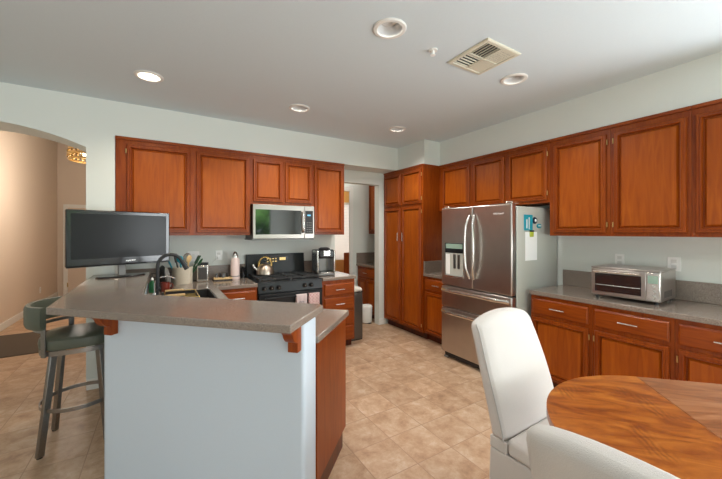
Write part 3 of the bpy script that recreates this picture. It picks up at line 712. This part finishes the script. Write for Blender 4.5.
# ------------------------------------------------------------------ refrigerator (front faces -X; local frame faces -Y)
FW = .91
fr = thing('refrigerator', 'stainless french-door refrigerator with water dispenser and two bottom drawers', 'refrigerator', (2.833, 2.797, 0), -PI / 2)
G().box(.004, FW - .0, .085, .80, .03, 1.725).build('case', M_greyside, fr, bevel=.006)
G().box(.01, FW - .01, .07, .0848, .04, 1.71).build('door_gasket', M_blackm, fr)
for i, (a, b) in enumerate(((.0, .4525), (.4575, FW))):
    d = G().box(a, b, 0, .069, .858, 1.75).build('door', M_steel, fr, bevel=.012, seg=3)
    hx = .4525 - .035 if i == 0 else .4575 + .035
    sg = -1 if i == 0 else 1
    pts = []
    for k in range(13):
        q = k / 12; z = .975 + .68 * q; bow = math.sin(PI * q)
        pts.append((hx + sg * (.028 * bow - .008), -.012 - .045 * min(1, bow * 2.2), z))
    G().tube(pts, .011, .015, n=12, up=(0, 1, 0)).build('handle', M_steelb, d)
    if i == 0:
        dp = G().box(.060, .335, -.004, -.0002, 1.235, 1.345).build('dispenser_panel', M_black, d, bevel=.001)
        G().box(.075, .320, -.0055, -.0042, 1.285, 1.338).build('display', M_disp, dp)
        g = G().use(M_steelb); g.box(.060, .068, -.006, -.0002, .955, 1.232); g.box(.327, .335, -.006, -.0002, .955, 1.232); g.box(.068, .327, -.010, -.0002, .955, .975)
        g.build('dispenser_frame', M_steelb, d)
        G().box(.069, .326, -.003, -.0002, .976, 1.232).build('dispenser_recess', M_greyside, d)
        for q in (.19, .25): G().box(q, q + .035, -.009, -.0032, 1.06, 1.22).build('paddle', M_steeld, d, bevel=.002)
        for q in (.075,): G().box(q, q + .06, -.006, -.0032, .99, 1.22).build('light_strip', M_white, d)
    else:
        text('lettering', 'Whirlpool', .028, M_white, d, (.765, -.0008, 1.655), (R(90), 0, 0))
for z0, z1 in ((.605, .845), (.075, .595)):
    d = G().box(.0, FW, 0, .069, z0, z1).build('drawer', M_steel, fr, bevel=.010, seg=3)
    pts = []
    for k in range(15):
        q = k / 14; bow = math.sin(PI * q)
        pts.append((.02 + (FW - .04) * q, -.012 - .040 * min(1, bow * 2.5), z1 - .045 + .004 * bow))
    G().tube(pts, .011, .019, n=12).build('handle', M_steelb, d)
G().box(.03, FW - .03, .03, .085, .022, .07).build('kick_grille', M_blackm, fr)
for a in (.02, FW - .08): G().box(a, a + .06, .02, .085, 0, .0215).build('foot', M_grey, fr, bevel=.004)
for a in (.015, FW - .09): G().box(a, a + .075, .03, .14, 1.7505 if False else 1.7515, 1.772).build('hinge_cover', M_steelb, fr, bevel=.005)
# magnets and note on the side facing the room (Y = 1.887)
FY = 1.8868
sd = tag(G().box(3.025, 3.170, FY - .006, FY, 1.49, 1.645).build('picture_magnet', M_teal, bevel=.004), 'teal rectangular magnet on the refrigerator side', 'magnet')
g = G(); g.box(3.06, 3.075, FY - .0075, FY - .0062, 1.51, 1.60); g.box(3.10, 3.112, FY - .0075, FY - .0062, 1.50, 1.62); g.build('pattern', M_white, sd)
b1 = thing('round_magnet', 'round navy magnet with a white centre beside the teal magnet', 'magnet', (3.208, FY, 1.590)); b1.rotation_euler = (R(90), 0, 0)
G().lathe([(.001, 0), (.035, 0), (.032, .010), (.001, .012)], n=24, cap=False).build('disc', M_navy, b1)
G().lathe([(.001, .0125), (.016, .0125), (.013, .016), (.001, .017)], n=18, cap=False).build('centre', M_white, b1)
b2 = thing('oval_magnet', 'small teal oval magnet with white spots right of the round one', 'magnet', (3.285, FY, 1.535)); b2.rotation_euler = (R(90), 0, 0)
G().lathe([(.001, 0), (.040, 0), (.036, .010), (.001, .012)], n=24, cap=False, sy=.6).build('disc', M_teal, b2)
for q in (-.014, .016): G().lathe([(.001, .0122), (.009, .0122), (.001, .015)], (q, .002, 0), 12, cap=False).build('spot', M_white, b2)
tag(G().box(3.045, 3.248, FY - .0035, FY - .0025, 1.19, 1.474).build('paper_note', M_paper), 'white sheet of paper pinned to the refrigerator side', 'paper')
cl = thing('clip_magnet', 'lime green clip magnet holding the paper note', 'magnet', (3.145, FY, 1.455))
G().box(-.030, .030, -.016, -.0036, -.03, .022).build('clip_body', M_lime, cl, bevel=.005)
G().cyl((-.028, -.012, .028), (.028, -.012, .028), .008, n=10).build('clip_hinge', M_navy, cl)

# ------------------------------------------------------------------ toaster oven (faces -X)
to = thing('toaster_oven', 'stainless toaster oven on the long worktop by the right wall', 'toaster oven', (3.180, 1.362, .9142), -PI / 2 + R(2))
W, D = .450, .395
G().box(0, W, .012, D, .022, .252).build('case', M_steel, to, bevel=.006)
G().box(-.006, W + .004, .004, D, .2525, .264).build('top_lid', M_steel, to, bevel=.004)
do_ = G().use(M_steel).box(.0, .368, -.006, .0115, .030, .246).build('door', M_steel, to, bevel=.004)
G().box(.028, .340, -.009, -.0062, .058, .212).build('door_glass', M_glassk, do_)
g = G()
for z in (.115,): 
    g.tube([(.03, -.0105, z), (.338, -.0105, z)], .002, n=6)
g.build('rack_wire', M_steelb, do_)
g = G(); g.tube([(.03, -.035, .228), (.338, -.035, .228)], .008, n=10)
for q in (.05, .318): g.cyl((q, -.006, .228), (q, -.034, .228), .006)
g.build('handle', M_steelb, do_)
cpn = G().box(.370, W, -.006, .0115, .030, .246).build('control_panel', M_steelb, to, bevel=.003)
G().box(.380, .440, -.008, -.0062, .165, .225).build('display', M_disp, cpn)
for z in (.135, .098, .060): G().cyl((.410, -.0062, z), (.410, -.026, z), .016, .014, 18).build('knob', M_steelb, cpn)
for a in (.03, W - .03):
    for b in (.03, D - .03): G().cyl((a, b, 0), (a, b, .0218), .013, n=12).build('foot', M_blackm, to)
g = G()
for k in range(8): g.box(W + .0002, W + .0012, .10 + k * .025, .112 + k * .025, .05, .10)
g.build('vent_slots', M_steeld, to)
outlet('white wall outlet behind the left end of the toaster oven', XR - .0005, 1.335, 1.21, -PI / 2)
outlet('white blank cover plate on the wall behind the right end of the toaster oven', XR - .0005, .955, 1.205, -PI / 2, .085)

# ------------------------------------------------------------------ television
tv = thing('television', 'black flat-screen television standing on the far leg of the bar top', 'television', (-.300, 3.61, 1.0702), R(20))
W, H, zb = .775, .475, .115
G().box(-W / 2, W / 2, 0, .05, zb, zb + H).build('frame', M_black, tv, bevel=.008, seg=3)
G().box(-W / 2 + .06, W / 2 - .06, .0505, .085, zb + .05, zb + H - .06).build('rear_cover', M_blackm, tv, bevel=.012)
G().box(-W / 2 + .032, W / 2 - .032, -.0015, -.0002, zb + .062, zb + H - .032).build('screen', M_screen, tv)
G().hexa([(-W / 2 + .004, -.006, zb - .006), (W / 2 - .004, -.006, zb - .006), (W / 2 - .004, .03, zb - .006), (-W / 2 + .004, .03, zb - .006), (-W / 2 + .004, -.006, zb - .0004), (W / 2 - .004, -.006, zb - .0004), (W / 2 - .004, .03, zb - .0004), (-W / 2 + .004, .03, zb - .0004)]).build('lower_lip', M_black, tv, bevel=.002)
text('lettering', 'SAMSUNG', .016, M_steelb, tv, (.06, -.0009, zb + .030), (R(90), 0, 0))
G().box(-.028, .028, .016, .046, .014, zb - .0065).build('neck', M_grey, tv, bevel=.004)
G().lathe([(.001, 0), (.185, 0), (.19, .006), (.18, .013), (.001, .014)], (0, .04, 0), 40, cap=False, sy=.45).build('base', M_black, tv)

# ------------------------------------------------------------------ bar stool
bs = thing('bar_stool', 'metal bar stool with olive grey seat and curved backrest beside the bar', 'stool', (-.505, 3.075, -.0), 0)
def rsq(r, n=32, p=3.0):
    o = []
    for i in range(n):
        a = 2 * PI * i / n; c, s_ = math.cos(a), math.sin(a)
        k = (abs(c) ** p + abs(s_) ** p) ** (-1 / p); o.append((r * k * c, r * k * s_))
    return o
g = G(); rings = []
for k, z in ((.93, .688), (1.0, .694), (1.02, .725), (1.0, .754), (.93, .767), (.6, .774), (.2, .775)):
    rings.append([g.bm.verts.new((x * k, y * k, z)) for x, y in rsq(.208)])
for a, b in zip(rings, rings[1:]): g.bridge(a, b)
g.F(list(reversed(rings[0]))); g.F(rings[-1]); g.build('seat', M_vinyl, bs)
g = G(); g.tube([(x, y, .671) for x, y in rsq(.203)], .004, .0155, square=True, closed=True); g.build('seat_frame', M_stool, bs)
for sx_ in (-1, 1):
    for sy_ in (-1, 1):
        a, b = .118, .176
        g = G(); g.tube([(sx_ * b, sy_ * b, .006), (sx_ * a, sy_ * a, .687)], .020, .013, square=True, up=(-sx_, sy_, 0)); lg = g.build('leg', M_stool, bs, bevel=.002)
        G().cyl((sx_ * b, sy_ * b, 0), (sx_ * b, sy_ * b, .007), .016, n=10).build('foot_pad', M_blackm, lg)
g = G(); g.tube([(.213 * math.cos(2 * PI * i / 40), .213 * math.sin(2 * PI * i / 40), .29) for i in range(40)], .004, .013, square=True, closed=True); g.build('footrest', M_stool, bs)
g = G(); rb_ = .268; n = 26; pr = [(.012, .84), (.020, .86), (.020, .965), (.012, .985), (-.012, .985), (-.020, .965), (-.020, .86), (-.012, .84)]
rings = []
for i in range(n + 1):
    a = R(106 + 130 * i / n); rings.append([g.bm.verts.new(((rb_ + d_) * math.cos(a), (rb_ + d_) * math.sin(a), z)) for d_, z in pr])
for a, b in zip(rings, rings[1:]): g.bridge(a, b)
g.F(list(reversed(rings[0]))); g.F(rings[-1]); g.build('backrest', M_vinyl, bs)
for ad in (112, 230):
    a = R(ad); g = G(); g.tube([(.242 * math.cos(a), .242 * math.sin(a), .652), (.242 * math.cos(a), .242 * math.sin(a), .90)], .005, .016, square=True, up=(math.sin(a), -math.cos(a), 0)); g.build('back_post', M_stool, bs, bevel=.001)
for ad in (112, 230):
    a = R(ad); G().tube([(.200 * math.cos(a), .200 * math.sin(a), .671), (.238 * math.cos(a), .238 * math.sin(a), .671)], .012, .012, square=True).build('bracket', M_stool, bs)
g = G(); g.tube([(.242 * math.cos(R(112 + 118 * i / 16)), .242 * math.sin(R(112 + 118 * i / 16)), .822) for i in range(17)], .004, .010, square=True); g.build('back_rail', M_stool, bs)

# ------------------------------------------------------------------ dining table
TX, TY, TR, TL = 1.622, .283, .535, .46
ux, uy = .7071, -.7071
tb = thing('dining_table', 'oval wooden dining table with figured honey top and darker leaf', 'table', (TX, TY, 0), R(-45))
def semi(r, a0, a1, c=(0, 0), n=40): return [(c[0] + r * math.cos(R(a0 + (a1 - a0) * i / n)), c[1] + r * math.sin(R(a0 + (a1 - a0) * i / n))) for i in range(n + 1)]
G().prism(semi(TR, 90, 270), .728, .760).build('tabletop', M_tab, tb, bevel=.008, seg=3)
G().prism([(.0015, -TR), (TL, -TR), (TL, TR), (.0015, TR)], .728, .760).build('table_leaf', M_tableaf, tb, bevel=.002, seg=2)
G().prism(semi(TR, -90, 90, (TL + .0015, 0)), .728, .760).build('tabletop', M_tab, tb, bevel=.008, seg=3)
G().prism(semi(TR - .09, 90, 270) + semi(TR - .09, -90, 90, (TL, 0)), .66, .7275).build('apron', M_tab, tb, bevel=.003)
G().lathe([(.001, .12), (.10, .12), (.11, .16), (.06, .24), (.05, .34), (.085, .46), (.09, .54), (.05, .60), (.14, .6595)], (TL / 2, 0, 0), 28).build('pedestal', M_tab, tb)
for k in range(4):
    a = PI / 4 + k * PI / 2; c, s_ = math.cos(a), math.sin(a)
    G().tube([(TL / 2 + c * .06, s_ * .06, .17), (TL / 2 + c * .18, s_ * .18, .14), (TL / 2 + c * .30, s_ * .30, .06), (TL / 2 + c * .36, s_ * .36, .026)], .028, .026, up=(0, 0, 1)).build('leg', M_tab, tb)

# ------------------------------------------------------------------ parsons chairs (local: faces -y, origin under the backrest)
def chair(label, x, y, rz, wb=.50, wt=.46, seat_d=.46, top=1.03, drop=.045, th0=.046, welt=True):
    t = thing('dining_chair', label, 'chair', (x, y, 0), rz, 'white upholstered dining chairs at the table')
    g = G(); NZ, NX = 16, 12
    def P(u, q, side):       # u -1..1 across, q 0..1 up
        htop = top - drop * abs(u) ** 2.4
        z = .48 + (htop - .48) * q
        wd = (wb + (wt - wb) * q) / 2 + .012 * math.sin(PI * q)
        lean = .155 * q ** 1.25
        th = th0 - .008 * q
        if abs(u) > .999: th *= .72
        if q > .999: th *= .7
        return (u * wd, lean + side * th - (.010 * (1 - u * u) if side < 0 else -.004 * (1 - u * u)), z)
    f = [[g.bm.verts.new(P(-1 + 2 * i / NX, j / NZ, -1)) for i in range(NX + 1)] for j in range(NZ + 1)]
    b = [[g.bm.verts.new(P(-1 + 2 * i / NX, j / NZ, 1)) for i in range(NX + 1)] for j in range(NZ + 1)]
    for j in range(NZ):
        for i in range(NX):
            g.F([f[j][i], f[j][i + 1], f[j + 1][i + 1], f[j + 1][i]]); g.F([b[j][i + 1], b[j][i], b[j + 1][i], b[j + 1][i + 1]])
        g.F([f[j][0], f[j + 1][0], b[j + 1][0], b[j][0]]); g.F([f[j][NX], b[j][NX], b[j + 1][NX], f[j + 1][NX]])
    for i in range(NX):
        g.F([f[NZ][i], f[NZ][i + 1], b[NZ][i + 1], b[NZ][i]]); g.F([f[0][i + 1], f[0][i], b[0][i], b[0][i + 1]])
    bo = g.build('backrest', M_fabric, t, bevel=.020, seg=4, ang=60)
    # welt running up the left front edge, over the top and down
    pts = [P(-1, j / 14, -1) for j in range(15)] 
    if welt: G().tube(pts, .003, n=6, up=(0, 1, 0)).build('piping', M_pipe, bo)
    hw = wb / 2
    G().box(-hw, hw, -seat_d, -.047, .425, .505).build('seat', M_fabric, t, bevel=.022, seg=4)
    g = G(); g.hexa([(-hw - .006, -seat_d + .002, .07), (hw + .006, -seat_d + .002, .07), (hw + .006, .052, .07), (-hw - .006, .052, .07), (-hw + .004, -seat_d + .006, .424), (hw - .004, -seat_d + .006, .424), (hw - .004, .044, .424), (-hw + .004, .044, .424)])
    g.build('skirt', M_fabric, t, bevel=.008, seg=3)
    G().box(-hw + .004, hw - .004, -.0465, .044, .4245, .4795).build('back_base', M_fabric, t, bevel=.004)
    for a in (-hw + .035, hw - .035):
        for b_ in (-seat_d + .04, .015): G().box(a - .02, a + .02, b_ - .02, b_ + .02, 0, .0695).build('leg', M_wooddk, t, bevel=.003)
    return t
chair('white upholstered dining chair on the far side of the table, front of its backrest visible', 1.635, 1.00, R(2), .520, .478, .46, 1.04)
chair('white upholstered dining chair nearest the camera, seen over the top of its backrest', .910, .215, R(90), .50, .485, .44, 1.037, .024, .052, False)

# ------------------------------------------------------------------ beyond the doorway
tc_ = thing('trash_can', 'slim dark stainless trash can with pale bag beside the drawer cabinet', 'trash can', (2.145, 3.80, 0))
G().box(0, .21, 0, .34, .012, .645).build('can_body', M_steeld, tc_, bevel=.012)
G().box(.005, .205, .005, .335, 0, .0118).build('base', M_blackm, tc_)
G().box(-.003, .213, -.003, .343, .6455, .662).build('rim', M_blackm, tc_, bevel=.006)
g = G(); rings = []
for k, z in ((1.02, .664), (1.06, .680), (1.0, .700), (.85, .712), (.4, .708)):
    rings.append([g.bm.verts.new((.105 + .112 * k * (1 + .02 * math.sin(7 * 2 * PI * i / 36)) * math.copysign(abs(math.cos(2 * PI * i / 36)) ** .5, math.cos(2 * PI * i / 36)), .17 + .178 * k * (1 + .015 * math.sin(5 * 2 * PI * i / 36)) * math.copysign(abs(math.sin(2 * PI * i / 36)) ** .5, math.sin(2 * PI * i / 36)), z + .006 * math.sin(i * 2.1))) for i in range(36)])
for a, b in zip(rings, rings[1:]): g.bridge(a, b)
g.F(rings[-1]); g.build('bin_liner', M_bag, tc_)
wb_ = thing('pedal_bin', 'small round white pedal bin on the floor beyond the doorway', 'bin', (2.84, 4.475, 0))
G().lathe([(.001, .01), (.085, .01), (.090, .02), (.097, .24), (.097, .25)], n=28).build('bin_body', M_white, wb_)
G().lathe([(.099, .2505), (.099, .262), (.085, .282), (.04, .292), (.001, .293)], n=28).build('lid', M_white, wb_)
G().box(-.03, .03, -.115, -.075, .003, .015).build('pedal', M_blackm, wb_, bevel=.003)
G().lathe([(.08, 0), (.08, .0098)], n=24).build('base_ring', M_blackm, wb_)
cabinet('base_cabinet', 'cherry base cabinet with drawer seen through the doorway', 2.985, 4.985, -PI / 2, .605, .565, 0, .873, [('drawer', .03, .58, .70, .842), ('door', .03, .295, .12, .665), ('door', .315, .58, .12, .665)], toe=.10)
slab('countertop', 'taupe worktop seen through the doorway beyond the pantry', [(2.955, 4.375), (3.555, 4.375), (3.555, 4.997), (2.955, 4.997)], .875, .914, (), [(2.96, 3.555, 4.978, 4.997, .914, 1.10)])
cabinet('wall_cabinet', 'cherry wall cabinet seen through the doorway', 3.225, 4.995, -PI / 2, .62, .33, ZB, ZT, [('door', .03, .295, 1.47, 2.33), ('door', .315, .58, 1.47, 2.33)])
wc = thing('wooden_chair', 'reddish wooden chair back standing in front of the far window', 'chair', (3.62, 6.10, 0), R(15))
G().box(-.21, .21, -.21, .21, .43, .46).build('seat', M_wood, wc, bevel=.006)
for a in (-.19, .19):
    G().box(a - .018, a + .018, .175, .205, .0, .4295).build('leg', M_wood, wc); G().box(a - .018, a + .018, -.205, -.175, 0, .4295).build('leg', M_wood, wc)
G().box(-.20, .20, .175, .200, .4605, 1.02).build('backrest', M_wood, wc, bevel=.008)

# ------------------------------------------------------------------ hall
rugo = tag(G().box(-1.96, -1.28, 5.43, 6.57, .0005, .010).build('rug', M_rug, bevel=.003), 'dark brown rug on the hall floor beyond the arch', 'rug')
outlet('white wall outlet low on the left hall wall', -2.0495, 8.756, .33, PI / 2)
ch = thing('chandelier', 'gold crystal semi-flush chandelier on the hall ceiling seen through the arch', 'light', (-.98, 6.75, .20))
for z, r in ((2.42, .27), (2.50, .285), (2.58, .27)):
    g = G(); g.tube([(r * math.cos(2 * PI * i / 36), r * math.sin(2 * PI * i / 36), z) for i in range(36)], .010, .018, n=8, closed=True); g.build('ring', M_brass, ch)
g = G(); g.lathe([(.07, ZH - .22), (.07, ZH - .2005)], n=20); g.cyl((0, 0, 2.5), (0, 0, ZH - .22), .012); 
for k in range(4):
    a = k * PI / 4
    g.tube([(-.275 * math.cos(a), -.275 * math.sin(a), 2.58), (.275 * math.cos(a), .275 * math.sin(a), 2.58)], .005, n=6)
g.build('stem', M_gold, ch)
for k in range(24):
    a = 2 * PI * k / 24; g = G()
    for z in (2.46, 2.54): g.lathe([(.001, -.03), (.020, 0), (.001, .03)], (.275 * math.cos(a), .275 * math.sin(a), z), 6, cap=False)
    g.build('crystal', M_crystal, ch)
for k in range(4):
    a = PI / 4 + k * PI / 2
    G().lathe([(.001, -.03), (.025, -.01), (.025, .02), (.001, .04)], (.13 * math.cos(a), .13 * math.sin(a), 2.51), 12, cap=False).build('bulb', M_bulb, ch)

# ------------------------------------------------------------------ ceiling things
LB = ['recessed ceiling light, lit, above the television and bar', 'large unlit recessed ceiling light nearest the camera, left of the vent', 'unlit recessed ceiling light right of the square vent',
      'unlit recessed ceiling light above the range and bar corner', 'unlit recessed ceiling light near the pantry soffit', 'recessed ceiling light over the bar, behind the top edge of the picture']
for i, (x, y) in enumerate(cans[:5]):
    t = thing('recessed_light', LB[i], 'light', (x, y, ZC), 0, 'recessed ceiling lights')
    G().lathe([(.104, -.0005), (.104, -.004), (.098, -.009), (.080, -.010), (.076, -.006), (.076, -.0005)], n=36, cap=False).build('trim_ring', M_trim, t)
    G().lathe([(.0765, -.004), (.070, .03), (.060, .055), (.050, .07)], n=36, cap=False).build('baffle', M_frost, t)
    G().lathe([(.062, .050), (.055, .046), (.03, .040), (.001, .038)], n=30, cap=False).build('lens', M_lit if i == 0 else M_frost, t)
for i, (x, y) in enumerate(cans):  # only the first can is lit; spots under the others are added fill
    sp = bpy.data.lights.new('can_and_fill_spot', 'SPOT'); sp.energy = 30 if i == 0 else (1 if i == 5 else (56 if i > 2 else 36)); sp.color = (1.0, .86, .68) if i == 0 else (1.0, .96, .90)
    sp.spot_size = R(150); sp.spot_blend = .7; sp.shadow_soft_size = .12
    so = bpy.data.objects.new('can_and_fill_spot', sp); col.objects.link(so); so.location = (x, y, ZC - .014)
vt = thing('ceiling_vent', 'square cream ceiling vent with four louvred quarters', 'vent', (1.985, 1.548, ZC), R(0))
h = .180
g = G(); pr = [(h, -.0005), (h, -.006), (h - .008, -.012), (h - .030, -.012), (h - .034, -.004), (h - .034, -.0005)]
rr = [[g.bm.verts.new((a * r_, b * r_, z)) for a, b in ((1, 1), (-1, 1), (-1, -1), (1, -1))] for r_, z in pr]
for a, b in zip(rr, rr[1:]): g.bridge(a, b)
g.build('frame', M_creamvent, vt)
G().box(-.146, .146, -.146, .146, -.0022, -.0006).build('duct_shade_sheet', M_blackm, vt)  # flat black sheet stands in for the shade inside the duct
g = G(); g.box(-.146, .146, -.006, .006, -.012, -.0024); g.box(-.006, .006, -.146, -.006, -.012, -.0024); g.box(-.006, .006, .006, .146, -.012, -.0024); g.build('divider', M_creamvent, vt)
for qx in (-1, 1):
    for qy in (-1, 1):
        g = G(); diag = (qx * qy > 0)
        for k in range(7 if qx > 0 else 5):
            c = .022 + k * (.0195 if qx > 0 else .028)
            tl = .007 if qx > 0 else .001
            hw_ = .0085 if qx > 0 else .0022
            if diag:   # slats run along y
                xx = qx * c; s_ = -qx
                g.hexa([(xx - hw_, qy * .008, -.010), (xx + hw_, qy * .008, -.010), (xx + hw_, qy * .144, -.010), (xx - hw_, qy * .144, -.010), (xx - hw_ + s_ * tl, qy * .008, -.003), (xx + hw_ + s_ * tl, qy * .008, -.003), (xx + hw_ + s_ * tl, qy * .144, -.003), (xx - hw_ + s_ * tl, qy * .144, -.003)])
            else:
                yv = qy * c; s_ = -qy
                g.hexa([(qx * .008, yv - hw_, -.010), (qx * .144, yv - hw_, -.010), (qx * .144, yv + hw_, -.010), (qx * .008, yv + hw_, -.010), (qx * .008, yv - hw_ + s_ * tl, -.003), (qx * .144, yv - hw_ + s_ * tl, -.003), (qx * .144, yv + hw_ + s_ * tl, -.003), (qx * .008, yv + hw_ + s_ * tl, -.003)])
        g.build('louvre', M_creamvent, vt)
sk_ = thing('fire_sprinkler', 'small white fire sprinkler head on the ceiling between light and vent', 'sprinkler', (1.604, 1.664, ZC))
G().lathe([(.001, -.006), (.030, -.006), (.032, -.0005)], n=22, cap=False).build('escutcheon', M_trim, sk_)
G().lathe([(.010, -.0062), (.010, -.03), (.018, -.034), (.018, -.037), (.001, -.038)], n=14, cap=False).build('head', M_white, sk_)
